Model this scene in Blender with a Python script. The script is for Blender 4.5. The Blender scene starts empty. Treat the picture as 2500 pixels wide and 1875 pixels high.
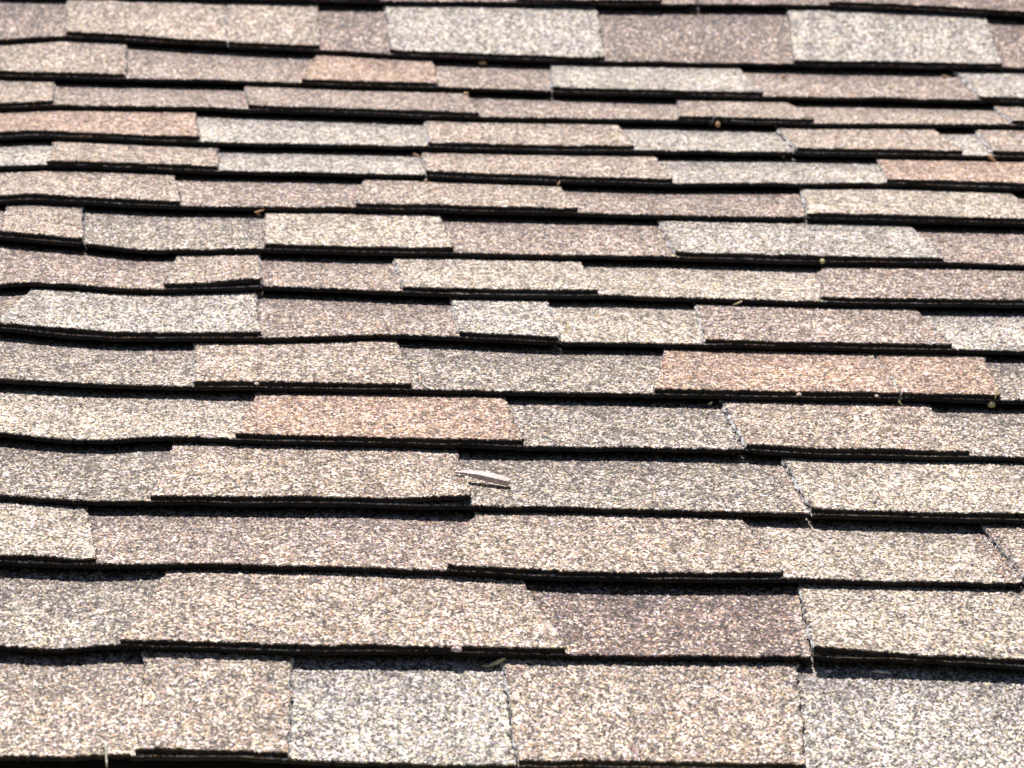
import bpy, math, random
import numpy as np
from mathutils import Vector, Matrix

C = bpy.context.scene.collection
rng = random.Random(11)

# ---------------------------------------------------------------- camera, sky, sun, exposure
W0, H0, F = 2500.0, 1875.0, 10172.0            # pixel frame the measurements were taken in
PITCH, YAW = math.radians(3.0), math.radians(-3.8)
CAM = Vector((0.0, 0.0, 5.2))
cd = bpy.data.cameras.new("camera"); cam = bpy.data.objects.new("camera", cd); C.objects.link(cam)
cam.location = CAM
cam.rotation_euler = (math.pi/2 + PITCH, 0, YAW)
cd.sensor_width = 36.0; cd.lens = 36.0*F/W0
cd.clip_start = 0.05; cd.clip_end = 500
cd.dof.use_dof = True; cd.dof.focus_distance = 3.45; cd.dof.aperture_fstop = 17.0
bpy.context.scene.camera = cam

SUN_EL, SUN_AZ = math.radians(82.0), math.radians(-55.0)      # azimuth from +Y (upslope) towards -X
sun_dir = Vector((math.sin(SUN_AZ)*math.cos(SUN_EL), math.cos(SUN_AZ)*math.cos(SUN_EL), math.sin(SUN_EL)))
world = bpy.data.worlds.new("World"); bpy.context.scene.world = world; world.use_nodes = True
wn = world.node_tree.nodes; wl = world.node_tree.links
sky = wn.new("ShaderNodeTexSky"); sky.sky_type = 'NISHITA'; sky.sun_disc = False
sky.sun_elevation = SUN_EL; sky.sun_rotation = SUN_AZ
wl.new(sky.outputs[0], wn["Background"].inputs[0]); wn["Background"].inputs[1].default_value = 0.05
sd = bpy.data.lights.new("sun", 'SUN'); sd.energy = 5.0; sd.angle = math.radians(0.5); sd.color = (1.0, 0.945, 0.91)
so = bpy.data.objects.new("sun", sd); C.objects.link(so)
so.rotation_euler = sun_dir.to_track_quat('Z', 'Y').to_euler()
vs = bpy.context.scene.view_settings
vs.view_transform = 'Standard'; vs.look = 'None'; vs.gamma = 1.0; vs.use_curve_mapping = False
vs.exposure = 0.50
bpy.context.scene.cycles.max_bounces = 4

# ---------------------------------------------------------------- materials
def nodes_of(m):
    m.use_nodes = True
    return m.node_tree.nodes, m.node_tree.links, m.node_tree.nodes["Principled BSDF"]

def lerp3(a, b, k): return tuple(a[i]*(1-k)+b[i]*k for i in range(3))

def granules(name, c, rust=0.10, dark=0.20, white=0.22, band=False):
    """ceramic coated mineral granules: one colour per grain, real relief from the same cells"""
    m = bpy.data.materials.new(name); n, l, b = nodes_of(m)
    m.displacement_method = 'DISPLACEMENT'
    tc = n.new("ShaderNodeTexCoord")
    oi = n.new("ShaderNodeObjectInfo")
    off = n.new("ShaderNodeVectorMath"); off.operation = 'MULTIPLY_ADD'
    cmb = n.new("ShaderNodeCombineXYZ")
    for i in range(3): l.new(oi.outputs["Random"], cmb.inputs[i])
    l.new(cmb.outputs[0], off.inputs[0]); off.inputs[1].default_value = (7, 11, 5)
    gs = n.new('ShaderNodeVectorMath'); gs.operation = 'MULTIPLY'; gs.inputs[1].default_value = (1.0, .72, .9)
    l.new(tc.outputs["Object"], gs.inputs[0]); l.new(gs.outputs[0], off.inputs[2])
    def voro(scale, rnd=1.0):
        v = n.new("ShaderNodeTexVoronoi"); v.voronoi_dimensions = '3D'; v.feature = 'F1'
        v.inputs["Scale"].default_value = scale; v.inputs["Randomness"].default_value = rnd
        l.new(off.outputs[0], v.inputs["Vector"]); return v
    v1 = voro(690.0); v2 = voro(370.0)
    s1 = n.new("ShaderNodeSeparateColor"); l.new(v1.outputs["Color"], s1.inputs[0])
    s2 = n.new("ShaderNodeSeparateColor"); l.new(v2.outputs["Color"], s2.inputs[0])
    ad = n.new("ShaderNodeMath"); ad.operation = 'MULTIPLY'; ad.inputs[1].default_value = 0.60
    l.new(s1.outputs[0], ad.inputs[0])
    ad2 = n.new("ShaderNodeMath"); ad2.operation = 'MULTIPLY_ADD'; ad2.inputs[1].default_value = 0.40
    l.new(s2.outputs[0], ad2.inputs[0]); l.new(ad.outputs[0], ad2.inputs[2])
    cr = n.new("ShaderNodeValToRGB"); cr.color_ramp.interpolation = 'LINEAR'
    el = cr.color_ramp.elements
    dk = lerp3(tuple(x*0.12 for x in c), (.03, .026, .03), .4)
    stops = [(0.0, dk), (dark+.02, tuple(x*0.17 for x in c)), (dark+.09, tuple(x*0.72 for x in c)),
             (1-white-.10, tuple(min(.8, x*1.25) for x in c)), (1-white, lerp3(tuple(min(.85, x*2.1) for x in c), (.86, .83, .74), .5)), (1.0, (.92, .90, .82))]
    el[0].position = 0; el[0].color = (*stops[0][1], 1); el[1].position = 1; el[1].color = (*stops[-1][1], 1)
    for p, col in stops[1:-1]:
        e = el.new(p); e.color = (*col, 1)
    nm = n.new("ShaderNodeTexNoise"); nm.inputs["Scale"].default_value = 75.0; nm.inputs["Detail"].default_value = 4.0
    l.new(off.outputs[0], nm.inputs["Vector"])
    sh = n.new("ShaderNodeMapRange"); sh.inputs[1].default_value = .3; sh.inputs[2].default_value = .7
    sh.inputs[3].default_value = -.07; sh.inputs[4].default_value = .07
    l.new(nm.outputs[0], sh.inputs[0])
    sa = n.new("ShaderNodeMath"); sa.operation = 'ADD'; l.new(ad2.outputs[0], sa.inputs[0]); l.new(sh.outputs[0], sa.inputs[1])
    l.new(sa.outputs[0], cr.inputs[0])
    # rust and cool coloured grains mixed in
    mx = n.new("ShaderNodeMix"); mx.data_type = 'RGBA'; mx.blend_type = 'MULTIPLY'
    r2 = n.new("ShaderNodeValToRGB"); r2.color_ramp.interpolation = 'CONSTANT'
    e = r2.color_ramp.elements
    e[0].position = 0; e[0].color = (1.0, .66, .46, 1)
    e[1].position = rust; e[1].color = (1, 1, 1, 1)
    q = e.new(.55); q.color = (1.0, .92, .66, 1)
    q = e.new(.76); q.color = (.82, .78, 1.0, 1)
    q = e.new(.88); q.color = (1.0, .82, .90, 1)
    l.new(s1.outputs[1], r2.inputs[0]); mx.inputs[0].default_value = 1.0
    l.new(cr.outputs[0], mx.inputs[6]); l.new(r2.outputs[0], mx.inputs[7])
    # broad uneven wear
    nz = n.new("ShaderNodeTexNoise"); nz.inputs["Scale"].default_value = 22.0; nz.inputs["Detail"].default_value = 5.0
    l.new(off.outputs[0], nz.inputs["Vector"])
    mr = n.new("ShaderNodeMapRange"); mr.inputs[1].default_value = .3; mr.inputs[2].default_value = .7
    mr.inputs[3].default_value = .82; mr.inputs[4].default_value = 1.12
    l.new(nz.outputs[0], mr.inputs[0])
    mw = n.new("ShaderNodeVectorMath"); mw.operation = 'SCALE'
    l.new(mx.outputs[2], mw.inputs[0]); l.new(mr.outputs[0], mw.inputs["Scale"])
    sv = n.new("ShaderNodeVectorMath"); sv.operation = 'MULTIPLY'; sv.inputs[1].default_value = (55, 5, 5)
    l.new(off.outputs[0], sv.inputs[0])
    sn = n.new("ShaderNodeTexNoise"); sn.inputs["Scale"].default_value = 1.0; sn.inputs["Detail"].default_value = 3.0
    l.new(sv.outputs[0], sn.inputs["Vector"])
    sr = n.new("ShaderNodeMapRange"); sr.inputs[1].default_value = .3; sr.inputs[2].default_value = .6
    sr.inputs[3].default_value = .84; sr.inputs[4].default_value = 1.04
    l.new(sn.outputs[0], sr.inputs[0])
    ms = n.new("ShaderNodeVectorMath"); ms.operation = 'SCALE'
    l.new(mw.outputs[0], ms.inputs[0]); l.new(sr.outputs[0], ms.inputs["Scale"])
    out = ms.outputs[0]
    if band:      # the factory-laid darker granule band at the head of the backer sheet; tabs get painted shading too
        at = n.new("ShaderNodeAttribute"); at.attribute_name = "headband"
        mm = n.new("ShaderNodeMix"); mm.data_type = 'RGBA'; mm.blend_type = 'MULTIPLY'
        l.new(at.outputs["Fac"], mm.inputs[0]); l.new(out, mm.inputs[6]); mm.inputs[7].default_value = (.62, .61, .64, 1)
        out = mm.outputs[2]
    l.new(out, b.inputs["Base Color"])
    b.inputs["Roughness"].default_value = 0.62; b.inputs["Specular IOR Level"].default_value = 0.42
    dp = n.new("ShaderNodeDisplacement"); dp.inputs["Midlevel"].default_value = 0.0; dp.inputs["Scale"].default_value = 1.0
    d1 = n.new("ShaderNodeMapRange"); d1.inputs[1].default_value = 0.0; d1.inputs[2].default_value = 0.75
    d1.inputs[3].default_value = 0.00125; d1.inputs[4].default_value = -0.00015
    l.new(v1.outputs["Distance"], d1.inputs[0])
    d2 = n.new("ShaderNodeMath"); d2.operation = 'MULTIPLY'
    d3 = n.new("ShaderNodeMapRange"); d3.inputs[3].default_value = .35; d3.inputs[4].default_value = 1.25
    l.new(s1.outputs[2], d3.inputs[0]); l.new(d1.outputs[0], d2.inputs[0]); l.new(d3.outputs[0], d2.inputs[1])
    l.new(d2.outputs[0], dp.inputs["Height"])
    l.new(dp.outputs[0], n["Material Output"].inputs["Displacement"])
    return m

PAL = {                                        # colour, rust share, dark share, white share
 'T': ((.295, .240, .190), .13, .29, .27),     # tan
 'L': ((.290, .268, .232), .04, .27, .30),     # light cool grey
 'C': ((.312, .272, .216), .08, .26, .30),     # cream
 'O': ((.325, .238, .178), .22, .27, .25),     # orange tan
 'P': ((.276, .223, .190), .16, .31, .24),     # pinkish brown
 'G': ((.258, .224, .184), .08, .32, .25),     # grey brown
 'B': ((.236, .180, .156), .20, .36, .20),     # dark brown
}
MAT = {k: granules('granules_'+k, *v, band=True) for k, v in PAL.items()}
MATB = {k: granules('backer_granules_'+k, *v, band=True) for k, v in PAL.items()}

def simple(name, col, rough=.7, spec=.3, nscale=0, nstr=.3, col2=None):
    m = bpy.data.materials.new(name); n, l, b = nodes_of(m)
    b.inputs["Base Color"].default_value = (*col, 1)
    b.inputs["Roughness"].default_value = rough; b.inputs["Specular IOR Level"].default_value = spec
    if nscale:
        tc = n.new("ShaderNodeTexCoord"); nz = n.new("ShaderNodeTexNoise")
        nz.inputs["Scale"].default_value = nscale; nz.inputs["Detail"].default_value = 6
        l.new(tc.outputs["Object"], nz.inputs["Vector"])
        cr = n.new("ShaderNodeValToRGB"); cr.color_ramp.elements[0].position = .38; cr.color_ramp.elements[1].position = .66
        cr.color_ramp.elements[0].color = (*col, 1); cr.color_ramp.elements[1].color = (*(col2 or tuple(x*1.6 for x in col)), 1)
        l.new(nz.outputs[0], cr.inputs[0]); l.new(cr.outputs[0], b.inputs["Base Color"])
        bp = n.new("ShaderNodeBump"); bp.inputs["Strength"].default_value = nstr; bp.inputs["Distance"].default_value = .002
        l.new(nz.outputs[0], bp.inputs["Height"]); l.new(bp.outputs[0], b.inputs["Normal"])
    return m
M_EDGE = simple('asphalt_cut_edge', (.007, .0065, .006), .6, .25, 700, .8, (.028, .026, .024))
M_SIDE = simple('painted_glint_side', (.38, .36, .34), .35, .6, 160, .8, (.90, .90, .90))  # near-white colour stands in for sun glint on the cut asphalt
M_DECK = simple('roofing_felt', (.02, .02, .02), .9, .2, 60)
M_METAL = simple('tan_painted_metal', (.30, .26, .17), .5, .4, 30, .1, (.36, .32, .22))
M_WOOD = simple('bleached_wood', (.46, .35, .30), .6, .3, 330, .9, (.76, .68, .63))
M_TAN = simple('dry_leaf', (.52, .30, .15), .7, .3, 300, .4, (.62, .42, .24))
M_YEL = simple('dry_stem', (.50, .44, .20), .7, .3, 400, .4, (.66, .60, .36))
M_PALE = simple('pale_stem', (.62, .60, .48), .7, .3, 400, .4, (.74, .72, .60))
M_STONE = simple('pale_pebble', (.62, .44, .38), .5, .4, 300, .4, (.85, .78, .72))

# ---------------------------------------------------------------- measured courses, bottom to top
# line: lower edge of the backer sheet; seam: (x at head, x at foot); tabs: head-left, foot-left, head-right, foot-right, colour, corner lifts (mm)
# valley: (x at which it ends, colour)
R = 3300; LFT = -800
COURSES = [
 dict(line=[(0,1847),(330,1843),(520,1845),(700,1850),(800,1860),(1250,1868),(1600,1872),(1960,1880),(2500,1893)], seam=(1226,1262),
      tabs=[(354,338,710,703,'T',0,0),(1228,1264,1945,1962,'T',0,0)], valley=[(520,'T'),(1240,'L'),(R,'L')]),
 dict(line=[(0,1577),(150,1585),(250,1577),(300,1574),(500,1580),(750,1588),(1100,1589),(1200,1592),(1380,1598),(1700,1603),(1980,1603),(2100,1606),(2300,1615),(2500,1625)], seam=(1953,1984),
      tabs=[(407,297,1276,1382,'T',0,0),(1955,1986,2900,2900,'C',4.5,0)], valley=[(700,'G'),(1960,'B'),(R,'T')]),
 dict(line=[(0,1368),(120,1374),(235,1378),(500,1376),(900,1386),(1100,1392),(1300,1403),(1500,1410),(1900,1413),(2200,1420),(2500,1426)], seam=(2403,2500),
      tabs=[(-300,-320,211,235,'C',0,0),(1162,1097,1816,1908,'T',0,0),(2405,2502,2900,3000,'T',0,0)], valley=[(600,'P'),(1400,'P'),(2450,'C'),(R,'P')]),
 dict(line=[(0,1207),(100,1217),(200,1224),(365,1223),(600,1225),(900,1228),(1160,1235),(1410,1239),(1700,1246),(1970,1254),(2210,1262),(2500,1268)], seam=(1913,1980),
      tabs=[(423,368,1113,1150,'T',0,4.0),(1915,1982,2800,2850,'C',0,0)], valley=[(700,'G'),(1950,'G'),(R,'T')]),
 dict(line=[(0,1056),(100,1066),(200,1074),(290,1074),(370,1067),(480,1068),(600,1073),(900,1079),(1276,1089),(1600,1093),(1815,1097),(2000,1107),(2365,1114),(2500,1117)], seam=(1762,1818),
      tabs=[(630,575,1231,1276,'O',0,0),(1764,1820,2267,2365,'T',0,0)], valley=[(900,'C'),(1790,'G'),(R,'G')]),
 dict(line=[(0,924),(160,934),(325,940),(475,943),(690,945),(900,948),(1003,950),(1590,961),(2170,971),(2500,977)], seam=(2135,2200),
      tabs=[(478,476,971,1003,'T',0,0),(1624,1597,2133,2198,'O',0,0),(2137,2202,2403,2440,'O',0,0)], valley=[(700,'G'),(1900,'G'),(R,'G')]),
 dict(line=[(0,800),(120,812),(285,824),(488,824),(635,823),(800,820),(922,816),(1117,822),(1361,834),(1614,837),(1720,841),(2007,847),(2324,853),(2500,857)], seam=(1337,1368),
      tabs=[(77,-15,622,635,'L',0,0),(1105,1120,1335,1366,'L',0,0),(1700,1720,2235,2324,'P',0,0)], valley=[(300,'P'),(1240,'P'),(1900,'C'),(R,'L')]),
 dict(line=[(0,694),(80,689),(160,694),(285,704),(400,706),(529,702),(630,698),(800,704),(983,712),(1207,718),(1459,720),(1600,724),(1800,731),(2003,737),(2250,740),(2500,743)], seam=(634,636),
      tabs=[(437,403,632,634,'T',0,2.0),(967,983,1414,1459,'C',0,0),(2009,2003,2900,2950,'P',0,0)], valley=[(550,'P'),(1200,'P'),(R,'C')]),
 dict(line=[(0,576),(100,585),(203,594),(346,610),(488,609),(640,606),(800,612),(1105,617),(1410,623),(1640,626),(2007,637),(2304,640),(2500,646)], seam=(202,206),
      tabs=[(18,3,200,204,'T',0,0),(651,645,1073,1106,'C',0,0),(1612,1646,2222,2306,'L',0,0)], valley=[(100,'P'),(850,'G'),(1700,'P'),(R,'P')]),
 dict(line=[(0,490),(60,484),(183,490),(285,495),(440,503),(871,507),(1207,515),(1412,520),(1700,526),(1960,531),(2332,540),(2500,544)], seam=(1956,1970),
      tabs=[(-330,-350,423,442,'T',0,0),(891,873,1365,1412,'T',0,0),(1958,1972,2470,2520,'C',0,0)], valley=[(1100,'P'),(1960,'P'),(R,'P')]),
 dict(line=[(0,407),(60,404),(118,402),(300,407),(525,416),(900,424),(1036,428),(1300,438),(1642,448),(1850,448),(2007,448),(2160,447),(2500,458)], seam=(1028,1040),
      tabs=[(134,118,529,532,'T',0,0),(1030,1042,1597,1642,'T',0,0),(2143,2168,2750,2800,'O',0,0)], valley=[(300,'L'),(1200,'L'),(R,'L')]),
 dict(line=[(0,333),(80,328),(285,337),(484,346),(900,354),(1045,358),(1300,364),(1548,367),(1938,371),(2344,378),(2500,381)], seam=(1897,1942),
      tabs=[(-280,-300,476,485,'O',0,0),(1042,1047,1508,1548,'T',0,0),(1899,1944,2280,2344,'T',0,0),(2385,2425,2900,2950,'T',0,0)], valley=[(800,'L'),(1900,'L'),(R,'L')]),
 dict(line=[(0,262),(130,256),(300,259),(490,261),(602,266),(895,276),(1165,285),(1400,289),(1654,293),(1986,301),(2250,302),(2470,304),(2500,305)], seam=(1728,1745),
      tabs=[(-300,-320,132,130,'T',0,0),(602,606,1138,1165,'P',0,0),(1654,1658,1726,1743,'P',0,0),(1730,1747,1925,1986,'T',0,0),(2432,2468,2900,2950,'T',0,0)], valley=[(300,'P'),(900,'P'),(1700,'P'),(R,'T')]),
 dict(line=[(0,183),(130,186),(305,191),(508,195),(736,202),(900,208),(1066,212),(1341,222),(1600,230),(1860,235),(2100,239),(2390,245),(2500,247)], seam=(1344,1346),
      tabs=[(-280,-300,305,308,'T',0,0),(773,738,1056,1068,'O',0,0),(1347,1349,1803,1862,'L',0,0),(2336,2395,2900,2950,'L',0,0)], valley=[(900,'P'),(1345,'P'),(R,'P')]),
 dict(line=[(0,98),(160,87),(300,94),(545,110),(773,121),(950,132),(1200,141),(1475,149),(1938,156),(2446,165),(2500,167)], seam=(552,555),
      tabs=[(165,162,550,553,'T',0,0),(554,557,775,780,'T',0,0),(942,955,1455,1475,'L',0,0),(1925,1938,2405,2446,'L',0,0)], valley=[(300,'B'),(700,'B'),(1200,'B'),(R,'B')]),
 dict(line=[(0,-19),(150,-15),(400,-9),(560,-4),(900,2),(1260,6),(1600,10),(2023,12),(2250,22),(2500,36)], seam=(1700,1702),
      tabs=[(290,280,915,925,'G',0,0),(1270,1262,1600,1615,'B',0,0),(2030,2023,2600,2640,'B',0,0)], valley=[(1000,'B'),(R,'B')]),
 dict(line=[(0,-112),(560,-98),(1250,-88),(2000,-80),(2500,-66)], seam=(400,400),
      tabs=[(500,490,1000,1010,'T',0,0),(1500,1490,2000,2020,'L',0,0)], valley=[(900,'T'),(R,'G')]),
 dict(line=[(0,-205),(560,-192),(1250,-183),(2000,-176),(2500,-162)], seam=(1800,1800),
      tabs=[(200,190,700,710,'G',0,0),(1100,1090,1600,1620,'T',0,0)], valley=[(900,'T'),(R,'G')]),
]
NC = len(COURSES)
E, T, G = 0.143, 0.0046, 0.0022
TAIL = 0.022

# ---------------------------------------------------------------- pixel ray <-> roof geometry (used once to survey the roof's own shape)
Rm = np.array(Matrix.Rotation(YAW, 3, 'Z') @ Matrix.Rotation(math.pi/2+PITCH, 3, 'X'))
O = np.array(CAM)
def ray(x, y):
    d = Rm @ np.array([(x-W0/2)/F, -(y-H0/2)/F, -1.0]); return d
def project(P):
    q = Rm.T @ (np.array(P)-O); return (W0/2 + F*q[0]/-q[2], H0/2 - F*q[1]/-q[2])

ymid = [np.interp(1250, *zip(*c['line'])) for c in COURSES]
d = ray(1250, ymid[0]); P0 = O + d*3.0
pts = [P0[1:]]
for i in range(1, NC):
    d = ray(1250, ymid[i]); a = pts[-1]
    o2, d2 = O[1:]-a, d[1:]
    A, B, D = d2@d2, 2*o2@d2, o2@o2-E*E
    disc = B*B-4*A*D
    t = (-B+math.sqrt(max(disc, 0)))/(2*A)
    p = O[1:]+d2*t; pts.append(a+(p-a)/np.linalg.norm(p-a)*E)
th = np.array([math.atan2(*(pts[i+1]-pts[i])[::-1]) for i in range(NC-1)]); th = np.append(th, th[-1])
print("course slopes", [round(math.degrees(v), 1) for v in th])
for _ in range(2):
    q = np.pad(th, 1, mode='edge'); th = .25*q[:-2]+.5*q[1:-1]+.25*q[2:]
pts = [P0[1:]]
for i in range(NC-1): pts.append(pts[-1]+E*np.array([math.cos(th[i]), math.sin(th[i])]))
thn = [th[0]]+[(th[i-1]+th[i])/2 for i in range(1, NC)]
thn.append(thn[-1]); pts.append(pts[-1]+E*np.array([math.cos(th[-1]), math.sin(th[-1])]))
pts = np.array(pts); thn = np.array(thn)
print("smoothed", [round(math.degrees(v), 1) for v in th])

def frame_at(s):
    """s in course units (can be fractional) -> point (y,z) and normal (y,z)"""
    i = int(min(max(math.floor(s), 0), NC-1)); f = s-i
    p = pts[i]*(1-f)+pts[i+1]*f
    a = thn[i]*(1-f)+thn[i+1]*f
    return p, np.array([-math.sin(a), math.cos(a)])
def unproject(px, py, s):
    """ray meets the plane square to the roof at course position s -> (X, height above profile)"""
    p, nrm = frame_at(s); tan = np.array([nrm[1], -nrm[0]])
    dd = ray(px, py); t = ((p-O[1:])@tan)/(dd[1:]@tan)
    P = O+dd*t
    return P[0], (P[1:]-p)@nrm
waves = []
XS = np.linspace(-1.6, 1.9, 701)
for i, c in enumerate(COURSES):
    L = np.array([unproject(x, y, i) for x, y in c['line']])
    w = np.interp(XS, L[:, 0], L[:, 1])
    w += np.where(XS > L[-1, 0], (XS-L[-1, 0])*(L[-1, 1]-L[0, 1])/(L[-1, 0]-L[0, 0]), 0)
    w += np.where(XS < L[0, 0], (XS-L[0, 0])*(L[-1, 1]-L[0, 1])/(L[-1, 0]-L[0, 0]), 0)
    k = np.array([1, 2, 3, 2, 1.])/9
    for _ in range(2): w = np.convolve(np.pad(w, 2, mode='edge'), k, mode='valid')
    waves.append(w)
waves.append(waves[-1])
print("wave range mm", [(round(w.min()*1e3), round(w.max()*1e3)) for w in waves])
def wave(i, X): return np.interp(X, XS, waves[min(i, NC)])
def px_to_X(px, i, head):
    """horizontal place on course i for an image column, at its head (under next course) or foot"""
    s = min(i+(1 if head else 0), NC-1) if head else i
    line = COURSES[s]['line']
    x1, y1 = line[-1]; xa, ya = line[0]
    if px > x1: y = y1+(px-x1)*(y1-ya)/(x1-xa)
    elif px < xa: y = ya+(px-xa)*(y1-ya)/(x1-xa)
    else: y = np.interp(px, *zip(*line))
    return unproject(px, y, s)[0]

def surf(i, X, u, n):
    """vectorised: course i, across X, up-slope u (m, from the foot), n above the backer's top face -> xyz"""
    X = np.asarray(X, float); u = np.asarray(u, float); n = np.asarray(n, float)
    f = u/E
    fc = np.clip(f, 0, 1)
    a0, a1 = pts[i], pts[i+1]
    Y = a0[0]*(1-f)+a1[0]*f; Z = a0[1]*(1-f)+a1[1]*f
    an = thn[i]*(1-fc)+thn[i+1]*fc
    sm = fc*fc*(3-2*fc)
    w = wave(i, X)*(1-sm)+wave(i+1, X)*sm
    h = w-(2*T+G)*f+n
    # gentle sag between supports, nil at head and foot
    return np.stack([X, Y-np.sin(an)*h, Z+np.cos(an)*h], -1)

# ---------------------------------------------------------------- mesh of one sheet layer
def grid_mesh(name, V, faces, mats, mi, band=None):
    me = bpy.data.meshes.new(name)
    faces = np.asarray(faces, np.int32)
    me.vertices.add(len(V)); me.vertices.foreach_set("co", V.astype(np.float32).ravel())
    me.loops.add(faces.size); me.loops.foreach_set("vertex_index", faces.ravel())
    me.polygons.add(len(faces)); me.polygons.foreach_set("loop_start", np.arange(0, faces.size, 4, dtype=np.int32))
    for m in mats: me.materials.append(m)
    me.polygons.foreach_set("material_index", np.asarray(mi, np.int32))
    me.update(calc_edges=True)
    if band is not None:
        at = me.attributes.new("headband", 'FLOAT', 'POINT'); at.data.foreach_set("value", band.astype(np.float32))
    return me

def quads(nx, ny, base=0):
    i, j = np.meshgrid(np.arange(nx-1), np.arange(ny-1), indexing='ij')
    a = (i*ny+j).ravel()+base
    return np.stack([a, a+ny, a+ny+1, a+1], -1)

nprng = np.random.default_rng(5)
def smooth_noise(x, scale, amp, seed):
    r = np.random.default_rng(seed).standard_normal(4096)
    k = x/scale+1000; i = np.floor(k).astype(int); f = k-i; f = f*f*(3-2*f)
    return amp*(r[i % 4096]*(1-f)+r[(i+1) % 4096]*f)

def layer(name, i, xfoot, xhead, acoords, n0, mat_of_a, origin, edge_front, parent, step_u, lifts=(0, 0), band=False, seed=0, bevel=(False, False)):
    """one sheet: granule face on top, dark cut front edge, cut sides, flat underside.
    xfoot/xhead = (left, right) at foot and at head; acoords = parameters 0..1 across; n0 = height of its underside"""
    a = np.asarray(acoords); nx = len(a)
    umax = E+TAIL
    nu = int(umax/step_u)+1
    u = np.linspace(0, umax, nu)
    A, U = np.meshgrid(a, u, indexing='ij')
    f = np.clip(U/E, 0, 1.15)
    XL = xfoot[0]*(1-f)+xhead[0]*f; XR = xfoot[1]*(1-f)+xhead[1]*f
    ragL = smooth_noise(U, .006, .0010, seed+3)+smooth_noise(U, .0018, .0004, seed+5); ragR = smooth_noise(U, .006, .0010, seed+4)+smooth_noise(U, .0018, .0004, seed+6)
    X = (XL+ragL)*(1-A)+(XR+ragR)*A
    foot = smooth_noise(X, .0035, .0006, seed)+smooth_noise(X, .03, .0007, seed+1)+smooth_noise(X, .0012, .0003, seed+2)
    chip = nprng.uniform(0, .0045, 2)*(nprng.uniform(0, 1, 2) > .35)
    foot = foot+chip[0]*np.exp(-(X-xfoot[0])/.004)+chip[1]*np.exp(-(xfoot[1]-X)/.004)
    Uo = U+foot*np.clip(1-U/.02, 0, 1)
    wid = XR-XL
    kl = np.exp(-((X-XL)/.045)**2)*np.clip(1-U/(.75*E), 0, 1)**2*lifts[0]*1e-3
    kr = np.exp(-((XR-X)/.045)**2)*np.clip(1-U/(.75*E), 0, 1)**2*lifts[1]*1e-3
    und = smooth_noise(X, .05, .00055, seed+7)*np.clip(1-U/E, 0, 1)     # slight waviness of the free foot
    LIFT = kl+kr+np.abs(und)
    Ntop = n0+T+LIFT
    top = surf(i, X, Uo, Ntop)
    # rounded lip one small row below the foot and the sides
    lip = 0.0007
    def ring(Xe, Ue, Le, drop): return surf(i, Xe, Ue, n0+T+Le-drop)
    V = [top.reshape(-1, 3)]; F_ = [quads(nx, nu)]
    ac = (a[:-1]+a[1:])/2
    mats = []; matkeys = []
    for k in mat_of_a(ac):
        matkeys.append(k)
    uniq = sorted(set(matkeys)); store = MATB if band else MAT
    mats = [store[k] for k in uniq]+[M_EDGE, M_SIDE]
    mi = [np.repeat([uniq.index(k) for k in matkeys], nu-1)]
    bands = [(np.clip((U-.5*E)/(.45*E), 0, 1)*(.9 if band else .5)).ravel()]  # weaker on tabs, where it also paints in shading from edge lift
    cnt = nx*nu
    iE, iS = len(uniq), len(uniq)+1
    # front: lip (granules) then cut edge down to the underside
    fa = a if nx < 5000 else a
    rows = [ring(X[:, 0], Uo[:, 0], LIFT[:, 0], 0.0), ring(X[:, 0], Uo[:, 0]-.0003, LIFT[:, 0], lip),
            ring(X[:, 0], Uo[:, 0]+smooth_noise(X[:, 0], .003, .0004, seed+9), LIFT[:, 0], T*.55),
            ring(X[:, 0], Uo[:, 0]+.0004, LIFT[:, 0], T)]
    fr = np.stack(rows, 1).reshape(-1, 3)
    V.append(fr); q = quads(nx, 4, cnt)[:, ::-1]; F_.append(q)
    m_ = np.tile(np.array([0, iE, iE]), nx-1); first = np.repeat([uniq.index(k) for k in matkeys], 3); m_ = np.where(m_ == 0, first, m_)
    mi.append(m_); bands.append(np.zeros(len(fr))); cnt += len(fr)
    # sides
    for e, sgn in ((0, -1), (-1, 1)):
        bev = np.clip(.0012+smooth_noise(U[e], .014, .0010, seed+15), .0, .0028) if bevel[e] else 0.0002
        rows = [surf(i, X[e], Uo[e], Ntop[e]), surf(i, X[e]+sgn*.0002, Uo[e], Ntop[e]-.0003), surf(i, X[e]+sgn*bev, Uo[e], Ntop[e]-T*.7)]
        sdv = np.stack(rows, 1).reshape(-1, 3); V.append(sdv)
        q = quads(nu, 3, cnt)
        if sgn > 0: q = q[:, ::-1]
        F_.append(q); kk = uniq.index(matkeys[e])
        mi.append(np.tile(np.array([kk, iS]), nu-1)); bands.append(np.zeros(len(sdv))); cnt += len(sdv)
    # underside, coarse
    ca = np.linspace(0, 1, 40); cu = np.linspace(0, umax, 12)
    AA, UU = np.meshgrid(ca, cu, indexing='ij'); ff = np.clip(UU/E, 0, 1.15)
    XX = (xfoot[0]*(1-ff)+xhead[0]*ff)*(1-AA)+(xfoot[1]*(1-ff)+xhead[1]*ff)*AA
    LL = np.stack([np.interp(ca, a, LIFT[:, min(nu-1, int(round(uu/umax*(nu-1))))]) for uu in cu], 1)
    V.append(surf(i, XX, UU+.001*(UU < .001), n0+LL).reshape(-1, 3)); F_.append(quads(40, 12, cnt)[:, ::-1])
    mi.append(np.full(39*11, iE)); bands.append(np.zeros(40*12))
    V = np.concatenate(V)-np.array(origin)
    me = grid_mesh(name, V, np.concatenate(F_), mats, np.concatenate(mi), np.concatenate(bands))
    o = bpy.data.objects.new(name, me); C.objects.link(o); o.parent = parent
    return o

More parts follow.
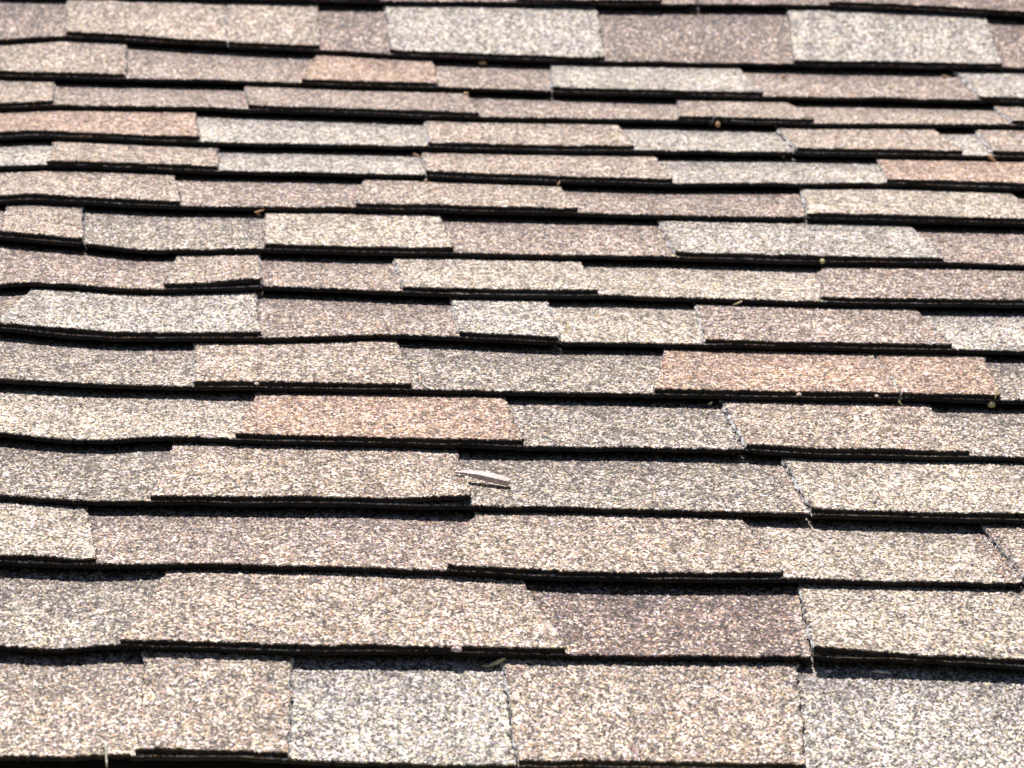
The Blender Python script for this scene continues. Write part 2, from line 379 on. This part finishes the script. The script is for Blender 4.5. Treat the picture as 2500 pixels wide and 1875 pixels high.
def acoords(xl, xr, fine, windows):
    """parameters across, fine where the part shows, coarse elsewhere"""
    xs = [xl]
    while xs[-1] < xr-1e-6:
        x = xs[-1]
        st = fine if any(w0 <= x <= w1 for w0, w1 in windows) else 0.012
        if st > fine:
            nxt = [w0 for w0, w1 in windows if w0 > x]
            if nxt: st = min(st, max(fine, min(nxt)-x))
        xs.append(min(xr, x+st))
    return (np.array(xs)-xl)/(xr-xl)

# ---------------------------------------------------------------- the shingle strips
PALE_SIDES = {1: [703, 1264], 2: [1986], 4: [1982], 5: [1820], 6: [476, 2202], 7: [1120, 1366, 1720], 8: [403, 634, 983], 9: [204, 1646],
              10: [873, 1972], 12: [1047, 1944, 2425], 13: [1747, 2468], 14: [1349, 2395], 15: [553, 955]}
GROUP = 'laminated asphalt shingle strips laid in overlapping courses'
LABELS = __import__('json').loads(r'''{
"1.0": "bottom row left strip: tan patches, square tan tab, cream patch up to the joint",
"1.1": "bottom row, right strip: wide tan-brown tab beside a pale grey patch in the corner",
"2.0": "second row from bottom, strip with one very wide tan tab and a purplish patch",
"2.1": "second row from bottom, right strip whose cream tab curls up at its lower left corner",
"3.0": "hidden strip continuing the third row beyond the left edge",
"3.1": "third row from bottom, long strip of cream, purplish and tan, left of slanting joint",
"3.2": "small tan end right of the slanting joint, right edge, third row from bottom",
"4.0": "strip under the wood splinter: grey end, tan tab with curled corner, dark grey",
"4.1": "cream strip right of the joint in the splinter's row, at the right edge",
"5.0": "strip with one orange tan tab between cream and grey patches, directly above the splinter's row",
"5.1": "strip right of the slanting joint directly below the joined orange tabs, tan tab",
"6.0": "hidden strip continuing the row of joined orange tabs beyond the left edge",
"6.1": "long strip ending in a long orange tab at the joint, grey and tan further left",
"6.2": "strip right of the joint between two orange tabs, its short orange tab followed by grey",
"7.0": "strip with wide pale grey tab at far left and small pale grey tab",
"7.1": "strip right of the small pale grey tab: cream patch, brownish tab, light grey end",
"8.0": "short left strip above the wide pale grey tab, its narrow tan tab corner lifted",
"8.1": "strip right of the narrow lifted tab: pinkish patch, cream tab, cream patch, pinkish tab",
"8.2": "hidden strip continuing the lifted-corner row beyond the right edge",
"9.0": "square tan tab piece at the left edge ending at a white upright joint",
"9.1": "strip right of the white upright joint at left, with wide pale grey tab",
"9.2": "hidden strip continuing the sagging row beyond the right edge",
"10.0": "hidden strip continuing the row above the square tan tab beyond the left edge",
"10.1": "strip of tan tabs and pinkish patches directly above the square tan left tab",
"10.2": "cream tab strip at the right, directly below the orange tab of the right edge",
"11.0": "pale grey and tan strip left of the joint, in the right orange tab's row",
"11.1": "strip with tan tab, pale grey patch and an orange tab at the right edge",
"12.0": "hidden strip continuing the orange-tan upper left tab's row beyond the left edge",
"12.1": "strip starting with an orange-tan tab at upper left edge, then grey and tan",
"12.2": "tan strip right of a slanting joint, directly above the orange tab of the right edge",
"13.0": "hidden strip continuing the thin pinkish row beyond the left edge",
"13.1": "thin brownish pink strip directly above the pale grey and orange-tan row, left and middle",
"13.2": "thin tan strip right of a joint holding a leaf scrap in its gap, upper right",
"14.0": "strip with small orange-tan tab directly under the tall top rows, left half",
"14.1": "strip starting with long pale grey tab and ending in a curved pale grey tab",
"15.0": "tall brown and tan strip at the upper left corner, ending at a pale upright joint",
"15.1": "tall strip along the top with two pale greenish grey tabs on brown",
"15.2": "hidden strip continuing the tall top row beyond the right edge",
"16.0": "hidden strip continuing the topmost row beyond the left edge",
"16.1": "dark-edged sliver of strip along the very top edge, left and middle",
"16.2": "brown sliver of strip along the very top edge at the right corner",
"17.0": "hidden strip above the top edge, left third",
"17.1": "hidden strip above the top edge, middle",
"17.2": "hidden strip above the top edge, right third",
"18.0": "hidden uppermost strip above the top edge, left half",
"18.1": "hidden uppermost strip above the top edge, right half"
}''')
STRIP = 1.0
tabs_world = []      # for laying debris on
strips_made = []
for i, c in enumerate(COURSES):
    vis_lo, vis_hi = unproject(-40, ymid[i], i)[0], unproject(2560, ymid[i], i)[0]
    vis_lo2, vis_hi2 = min(vis_lo, px_to_X(-40, i, True)), max(vis_hi, px_to_X(2560, i, True))
    sf, sh = px_to_X(c['seam'][1], i, False), px_to_X(c['seam'][0], i, True)
    if abs(sf-sh) > .03: pass
    seams = [(sf+k*STRIP, sh+k*STRIP) for k in (-2, -1, 0, 1, 2)]
    LO, HI = vis_lo2-.30, vis_hi2+.30
    # tabs in world units; those outside the frame follow on at random
    tabs = []
    for (hl, fl, hr, fr_, col, l0, l1) in c['tabs']:
        tabs.append([px_to_X(hl, i, True), px_to_X(fl, i, False), px_to_X(hr, i, True), px_to_X(fr_, i, False), col, l0, l1])
    rr = random.Random(100+i)
    xr = max(tabs[-1][3], vis_hi)+rr.uniform(.06, .12)
    while xr < HI+1.6:
        w = rr.uniform(.10, .2); tabs.append([xr+.008, xr, xr+w-.008, xr+w, rr.choice('TTPGCLO'), 0, 0]); xr += w+rr.uniform(.08, .18)
    xl = min(tabs[0][1], vis_lo)-rr.uniform(.06, .12)
    while xl > LO-1.6:
        w = rr.uniform(.10, .2); tabs.insert(0, [xl-w+.008, xl-w, xl-.008, xl, rr.choice('TTPGCLO'), 0, 0]); xl -= w+rr.uniform(.08, .18)
    vall = [(px_to_X(x, i, False), col) for x, col in c['valley']]
    depth = pts[i][0]
    fine = 0.0009*depth/3.0; fine_u = 0.0011*max(1.0, depth/3.4)
    sidx = 0
    pale = [px_to_X(q, i, False) for q in PALE_SIDES.get(i+1, [])]     # cut sides that carry the painted sun glint
    for k in range(4):
        (f0, h0), (f1, h1) = seams[k], seams[k+1]
        if max(f1, h1) < LO-.45 or min(f0, h0) > HI+.35: continue
        spare = max(f1, h1) < LO+.05 or min(f0, h0) > HI-.05
        in_view = min(f1, h1) > min(vis_lo, vis_lo2)+.04 and max(f0, h0) < max(vis_hi, vis_hi2)-.04
        
        gap = .0012
        f0, h0, f1, h1 = f0+gap, h0+gap, f1-gap, h1-gap
        root = bpy.data.objects.new('roof_shingle', None); C.objects.link(root)
        org = surf(i, (f0+f1)/2, 0.0, 0.0); root.location = org; root.empty_display_size = .05
        key = "%d.%d" % (i+1, sidx)
        if spare: key = 'spare'
        else: sidx += 1
        root['label'] = LABELS.get(key, 'weathered tan laminated shingle strip beyond the edge of the photographed roof patch')
        if key not in LABELS:
            root['label'] = 'hidden strip far beyond the %s edge, in row %s up from the eave' % ('left' if f1 < .3 else 'right', i+1)
        root['category'] = 'shingle'; root['group'] = GROUP
        strips_made.append((key, round(f0, 2), round(f1, 2), in_view))
        mine = []
        for tb in tabs:
            hl, fl, hr, fr_, col, l0, l1 = tb
            m0 = (fl+fr_)/2
            if fr_ <= f0+.004 or fl >= f1-.004: continue
            a = [max(hl, h0), max(fl, f0), min(hr, h1), min(fr_, f1)]
            if a[3]-a[1] < .006 or a[2]-a[0] < .004: continue
            mine.append(a+[col, l0, l1])
        # backer sheet: fine only where the open spaces between tabs show
        wins = []; cur = f0
        for tb in mine:
            wins.append((cur, max(tb[0], tb[1])+.012)); cur = min(tb[2], tb[3])-.012
        wins.append((cur, f1))
        wins = [(max(a_, vis_lo2-.03), min(b_, vis_hi2+.03)) for a_, b_ in wins]
        wins = [w for w in wins if w[1] > w[0]]
        ac = acoords(f0, f1, fine, wins)
        def mat_of(acs, f0=f0, f1=f1):
            out = []
            for q_ in acs:
                x = f0+(f1-f0)*q_
                out.append(next((col for xe, col in vall if x < xe), vall[-1][1]))
            return out
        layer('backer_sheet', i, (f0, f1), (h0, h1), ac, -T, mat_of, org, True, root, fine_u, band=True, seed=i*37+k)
        for j, tb in enumerate(mine):
            hl, fl, hr, fr_, col, l0, l1 = tb
            shown = min(hr, fr_) > vis_lo2-.03 and max(hl, fl) < vis_hi2+.03
            st = fine if shown else .008
            win = [(vis_lo2-.03, vis_hi2+.03)] if shown else []
            ac = acoords(fl, fr_, st, win)
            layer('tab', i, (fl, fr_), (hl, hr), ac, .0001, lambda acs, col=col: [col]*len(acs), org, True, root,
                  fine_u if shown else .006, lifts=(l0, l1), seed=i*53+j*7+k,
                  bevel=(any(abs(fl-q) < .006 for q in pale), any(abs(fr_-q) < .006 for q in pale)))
            tabs_world.append((i, hl, fl, hr, fr_))
print("strips", strips_made)

# ---------------------------------------------------------------- roof deck and gutter below
def obj(name, me, parent=None, loc=None):
    o = bpy.data.objects.new(name, me); C.objects.link(o)
    if parent: o.parent = parent
    if loc is not None: o.location = loc
    return o
xs = np.linspace(-1.45, 1.75, 60)
rows_top, rows_bot = [], []
for i in range(NC):
    for f in (0., .5):
        p = surf(i, xs, f*E, -4*T-.006); rows_top.append(p); rows_bot.append(surf(i, xs, f*E, -4*T-.024))
Vt = np.stack(rows_top, 1); Vb = np.stack(rows_bot, 1); ny = Vt.shape[1]
V = np.concatenate([Vt.reshape(-1, 3), Vb.reshape(-1, 3)]); nn = 60*ny
Fc = [quads(60, ny), quads(60, ny, nn)[:, ::-1]]
k_ = np.arange(59)*ny; Fc.append(np.stack([k_+ny, k_, k_+nn, k_+ny+nn], -1))
k_ = np.arange(59)*ny+ny-1; Fc.append(np.stack([k_, k_+ny, k_+ny+nn, k_+nn], -1))
k_ = np.arange(ny-1); Fc.append(np.stack([k_, k_+1, k_+1+nn, k_+nn], -1))
k_ = np.arange(ny-1)+59*ny; Fc.append(np.stack([k_+1, k_, k_+nn, k_+1+nn], -1))
Fc = np.concatenate(Fc)
deck = obj('roof_deck', grid_mesh('roof_deck', V, Fc, [M_DECK], np.zeros(len(Fc))))
deck['kind'] = 'structure'

# gutter: a trough of painted sheet metal along the foot of the lowest course
prof = [(.012, -.022), (.012, -.10), (-.11, -.10), (-.125, -.07), (-.118, -.034), (-.132, -.030), (-.133, -.034), (-.121, -.039), (-.128, -.071), (-.113, -.103), (.014, -.103), (.014, -.022)]
xg = np.linspace(-1.0, 1.05, 40); Vg = []
for x in xg:
    b0 = surf(0, np.array(x), 0.0, 0.0)
    base = surf(0, np.array(0.1), 0.0, 0.0)
    for py_, pz in prof: Vg.append((x, base[1]+py_, base[2]+pz-.0))
Vg = np.array(Vg); npf = len(prof)
Fg = []
for a_ in range(len(xg)-1):
    for b_ in range(npf):
        c_ = (b_+1) % npf
        Fg.append((a_*npf+b_, a_*npf+c_, (a_+1)*npf+c_, (a_+1)*npf+b_))
og = np.array([0.0, Vg[:, 1].mean(), Vg[:, 2].min()])
gut = obj('gutter', grid_mesh('gutter', Vg-og, Fg, [M_METAL], np.zeros(len(Fg))), loc=og)
gut['label'] = 'tan painted metal gutter under the eave, peeking out at the bottom left corner'; gut['category'] = 'gutter'

# ---------------------------------------------------------------- debris lying on the roof
def locate(px, py):
    """where on the shingles an image spot lies: course, X, u, n(tab or backer), world point"""
    for i in range(NC-1):
        prev = None
        for u in np.linspace(-.002, E, 160):
            s = i+u/E
            p, nrm = pts[i]*(1-u/E)+pts[i+1]*(u/E), None
            fc = min(max(u/E, 0), 1); an = thn[i]*(1-fc)+thn[i+1]*fc
            nrm = np.array([-math.sin(an), math.cos(an)]); tan = np.array([nrm[1], -nrm[0]])
            dd = ray(px, py); t = ((p-O[1:])@tan)/(dd[1:]@tan); P = O+dd*t; h = (P[1:]-p)@nrm
            X = P[0]
            n = 0.0
            for (ti, hl, fl, hr, fr_) in tabs_world:
                if ti == i and fl*(1-fc)+hl*fc < X < fr_*(1-fc)+hr*fc: n = T
            S = surf(i, X, u, n); hs = (S[1:]-p)@nrm
            if prev is not None and prev > 0 >= h-hs:
                return i, X, u, n, S, np.array([0, nrm[0], nrm[1]])
            prev = h-hs
    return None

def tube(name, P, rad, mat, label, cat, squash=1.0, sides=7, jag=.12, seed=1, point=True, extra=None):
    """bent tapering stem through world points P"""
    P = np.array(P, float); r_ = random.Random(seed)
    # refine
    Q = []
    for a_, b_ in zip(P[:-1], P[1:]):
        for k in range(5): Q.append(a_+(b_-a_)*k/5)
    Q.append(P[-1]); Q = np.array(Q); n_ = len(Q)
    for k in range(1, n_-1): Q[k] += np.array([r_.uniform(-1, 1) for _ in range(3)])*rad*jag
    V, Fq = [], []
    for k in range(n_):
        tg = Q[min(k+1, n_-1)]-Q[max(k-1, 0)]; tg /= np.linalg.norm(tg)
        up = np.array([0, -.35, .94]); sd_ = np.cross(tg, up); sd_ /= np.linalg.norm(sd_); up2 = np.cross(sd_, tg)
        f = k/(n_-1)
        rr_ = rad*(min(1, .25+3*f) if point else 1)*(1-.35*max(0, f-.7)/.3)*(1+r_.uniform(-1, 1)*jag)
        for m_ in range(sides):
            w = 2*math.pi*m_/sides
            V.append(Q[k]+sd_*math.cos(w)*rr_+up2*math.sin(w)*rr_*squash)
    for k in range(n_-1):
        for m_ in range(sides):
            a_, b_ = k*sides+m_, k*sides+(m_+1) % sides
            Fq.append((a_, b_, b_+sides, a_+sides))
    V = np.array(V); og_ = V.mean(0)
    me = bpy.data.meshes.new(name)
    me.from_pydata([tuple(v-og_) for v in V], [], [tuple(f) for f in Fq]+[tuple(range(sides))[::-1], tuple((n_-1)*sides+m_ for m_ in range(sides))])
    for p_ in me.polygons: p_.use_smooth = len(p_.vertices) == 4
    me.materials.append(mat); me.update()
    o = obj(name, me, loc=og_); o['label'] = label; o['category'] = cat
    return o
def up(px, py, lift):
    r = locate(px, py)
    if r is None:          # the spot is in the open gap: hang it just in front of the nearest cut edge
        best = None
        for i in range(NC-1):
            X, h = unproject(px, py, i); e = abs(h-(wave(i, X)-.001))
            if best is None or e < best[0]:
                p, nrm = frame_at(i); best = (e, np.array([X, *(p+nrm*h)])-np.array([0, math.cos(thn[i]), math.sin(thn[i])])*.003)
        return best[1]
    return r[4]+r[5]*lift

# the pale splinter of wood: flat-topped, pointed at the left, square at the right
A_ = up(1110, 1162, .0035); B_ = up(1243, 1192, .0050)
ax = B_-A_; Lw = np.linalg.norm(ax); ax /= Lw
nr = np.array([0, -math.sin(th[3]), math.cos(th[3])]); nr -= ax*(nr@ax); nr /= np.linalg.norm(nr); sdv = np.cross(nr, ax)
V, Fq = [], []
secs = 16; r_ = random.Random(3)
for k in range(secs+1):
    f = k/secs
    hw = .0050*min(1, .10+1.9*f)*(1 if f < .8 else 1-.35*(f-.8)/.2); hh = .0023*min(1, .22+1.6*f)
    bow = .0016*math.sin(math.pi*f)
    c0 = A_+ax*Lw*f+nr*bow
    prof_ = [(-1, -1), (-1.02, .2), (-.94, .9), (.0, 1.05), (.9, 1.0), (1, .3), (.95, -1), (0, -1.05)]
    for a_, b_ in prof_:
        V.append(c0+sdv*a_*hw*(1+r_.uniform(-.07, .07))+nr*b_*hh*(1+r_.uniform(-.08, .08)))
V = np.array(V)
for k in range(secs):
    for m_ in range(8):
        a_, b_ = k*8+m_, k*8+(m_+1) % 8
        Fq.append((a_, b_, b_+8, a_+8))
me = bpy.data.meshes.new('wood_splinter'); og_ = V.mean(0)
me.from_pydata([tuple(v-og_) for v in V], [], Fq+[tuple(range(8))[::-1], tuple(secs*8+m_ for m_ in range(8))]); me.materials.append(M_WOOD); me.update()
o = obj('wood_splinter', me, loc=og_); o['label'] = 'pale bleached splinter of wood lying across a shingle near the middle'; o['category'] = 'splinter'

# small stems, leaf bits and pebbles
tube('twig', [up(1176, 1629, .001), up(1192, 1622, .002), up(1212, 1613, .003), up(1232, 1602, .006)], .0016, M_YEL,
     'small yellowish forked twig caught at a shingle edge above the bottom course', 'twig', jag=.35, seed=4)
tube('stem', [up(245, 1830, .002), up(252, 1826, .004), up(258, 1836, .007), up(262, 1852, .009)-np.array([0, .006, .004])], .0012, M_PALE,
     'pale curled stem hooked over the bottom shingle edge at the lower left', 'stem', jag=.2, seed=6)
tube('stem', [up(2127, 1634, .003), up(2150, 1635, .003), up(2175, 1640, .002)], .0011, M_PALE,
     'pale short stem lying under the lifted tab corner at the lower right', 'stem', jag=.35, seed=8)
def bit(name, px, py, rx, ry, rz, mat, label, cat, seed, rot=0.0):
    """small uneven lump or folded leaf scrap"""
    r = random.Random(seed); p0 = up(px, py, rz*.6)
    V, Fq = [], []
    nlat, nlon = 5, 9
    for a_ in range(1, nlat):
        for b_ in range(nlon):
            t_, p_ = math.pi*a_/nlat, 2*math.pi*b_/nlon
            k = 1+r.uniform(-.22, .22)
            x, y, z = math.sin(t_)*math.cos(p_)*rx*k, math.sin(t_)*math.sin(p_)*ry*k, math.cos(t_)*rz*k
            V.append((x*math.cos(rot)-z*math.sin(rot), y, x*math.sin(rot)+z*math.cos(rot)))
    V.append((-math.sin(rot)*rz, 0, math.cos(rot)*rz)); V.append((math.sin(rot)*rz, 0, -math.cos(rot)*rz))
    for a_ in range(nlat-2):
        for b_ in range(nlon):
            c_ = (b_+1) % nlon; Fq.append((a_*nlon+b_, (a_+1)*nlon+b_, (a_+1)*nlon+c_, a_*nlon+c_))
    for b_ in range(nlon):
        c_ = (b_+1) % nlon; Fq.append((len(V)-2, b_, c_)); Fq.append((len(V)-1, (nlat-2)*nlon+c_, (nlat-2)*nlon+b_))
    me = bpy.data.meshes.new(name); me.from_pydata(V, [], Fq); me.materials.append(mat); me.update()
    o = obj(name, me, loc=p0); o['label'] = label; o['category'] = cat
    return o
bit('leaf_fragment', 1178, 152, .0052, .003, .0018, M_TAN, 'rounded tan leaf scrap under a dark edge near the top, left of the light tab', 'leaf scrap', 1)
bit('leaf_fragment', 2310, 190, .0062, .003, .0015, M_TAN, 'slender tan leaf scrap beside the curved light grey tab at top right', 'leaf scrap', 2, -.25)
bit('leaf_fragment', 1138, 232, .0035, .0025, .0022, M_TAN, 'tiny tan leaf scrap on the pink-brown tab below the light grey one near the top', 'leaf scrap', 3)
bit('leaf_fragment', 1912, 190, .0032, .0025, .0018, M_TAN, 'tiny tan leaf speck on the brown shingle between two light tabs at upper right', 'leaf scrap', 4)
bit('leaf_fragment', 1017, 379, .0055, .003, .0022, M_TAN, 'tan leaf scrap at a dark joint left of a tan tab in the upper middle', 'leaf scrap', 5, -.5)
bit('leaf_fragment', 2420, 386, .0062, .003, .0018, M_TAN, 'reddish tan leaf scrap above the orange tab at the right edge', 'leaf scrap', 6, -.7)
bit('leaf_fragment', 1752, 302, .0025, .0025, .0034, M_TAN, 'small tan leaf scrap stuck in the black gap under a shingle joint, upper right', 'leaf scrap', 7)
bit('seed_husk', 2420, 985, .0035, .003, .0028, M_YEL, 'small yellow seed husk in the black gap right of the orange tabs', 'seed husk', 8)
bit('pebble', 1114, 1580, .0042, .003, .0024, M_STONE, 'small pinkish white pebble on the edge left of the forked twig', 'pebble', 9)
bit('seed_husk', 2007, 636, .0026, .0026, .0026, M_YEL, 'tiny yellow seed husk above a pinkish tab at the right, on the light tab edge', 'seed husk', 10)
tube('stem', [up(2197, 968, .002), up(2194, 978, .003), up(2201, 986, .002)], .0011, M_YEL, 'tiny yellowish stem hanging in the joint between the two orange tabs', 'stem', seed=12)
tube('stem', [up(2428, 972, .004), up(2436, 962, .006)], .0008, M_YEL, 'thin yellow bristle standing beside the seed husk at the right', 'stem', seed=13)
tube('stem', [up(645, 510, .003), up(624, 517, .004), up(636, 524, .002)], .0011, M_TAN, 'bent tan stem shaped like an arrowhead in the black gap at upper left', 'stem', seed=14)
tube('stem', [up(1786, 748, .001), up(1800, 738, .003), up(1812, 733, .004)], .0008, M_YEL, 'thin yellow grass stem across a black gap right of centre', 'stem', seed=15)
tube('stem', [up(1361, 458, .002), up(1367, 440, .004)], .0008, M_TAN, 'tiny upright tan stem at the corner of a tan tab, upper centre', 'stem', seed=16)
tube('stem', [up(1728, 986, .002), up(1738, 978, .004)], .0011, M_YEL, 'short yellow stem bit under the long orange tab', 'stem', seed=17)

for k_, (px_, py_, rr_, lab_) in enumerate([  # pale grains, the first ones standing in for bright glints on the edges
        (627, 934, .0022, 'pale grain standing in for a glint on the tan tab edge above the orange tab, left one'),
        (1950, 960, .0024, 'pale grain standing in for a glint on the lower edge of the long orange tab'),
        (2139, 964, .0020, 'small pale grain standing in for a glint near the joint under the long orange tab'),
        (1850, 1604, .0026, 'flat pale grit grain on the edge just left of the curled cream tab'),
        (500, 811, .0020, 'tiny pale grit grain on the edge of the wide pale grey left tab'),
        (2022, 1635, .0030, 'pale grit grain in the shade below the curled cream tab corner')]):
    bit('glint_grit', px_, py_, rr_, rr_*.8, rr_*.6, M_STONE, lab_, 'grit grain', 40+k_)
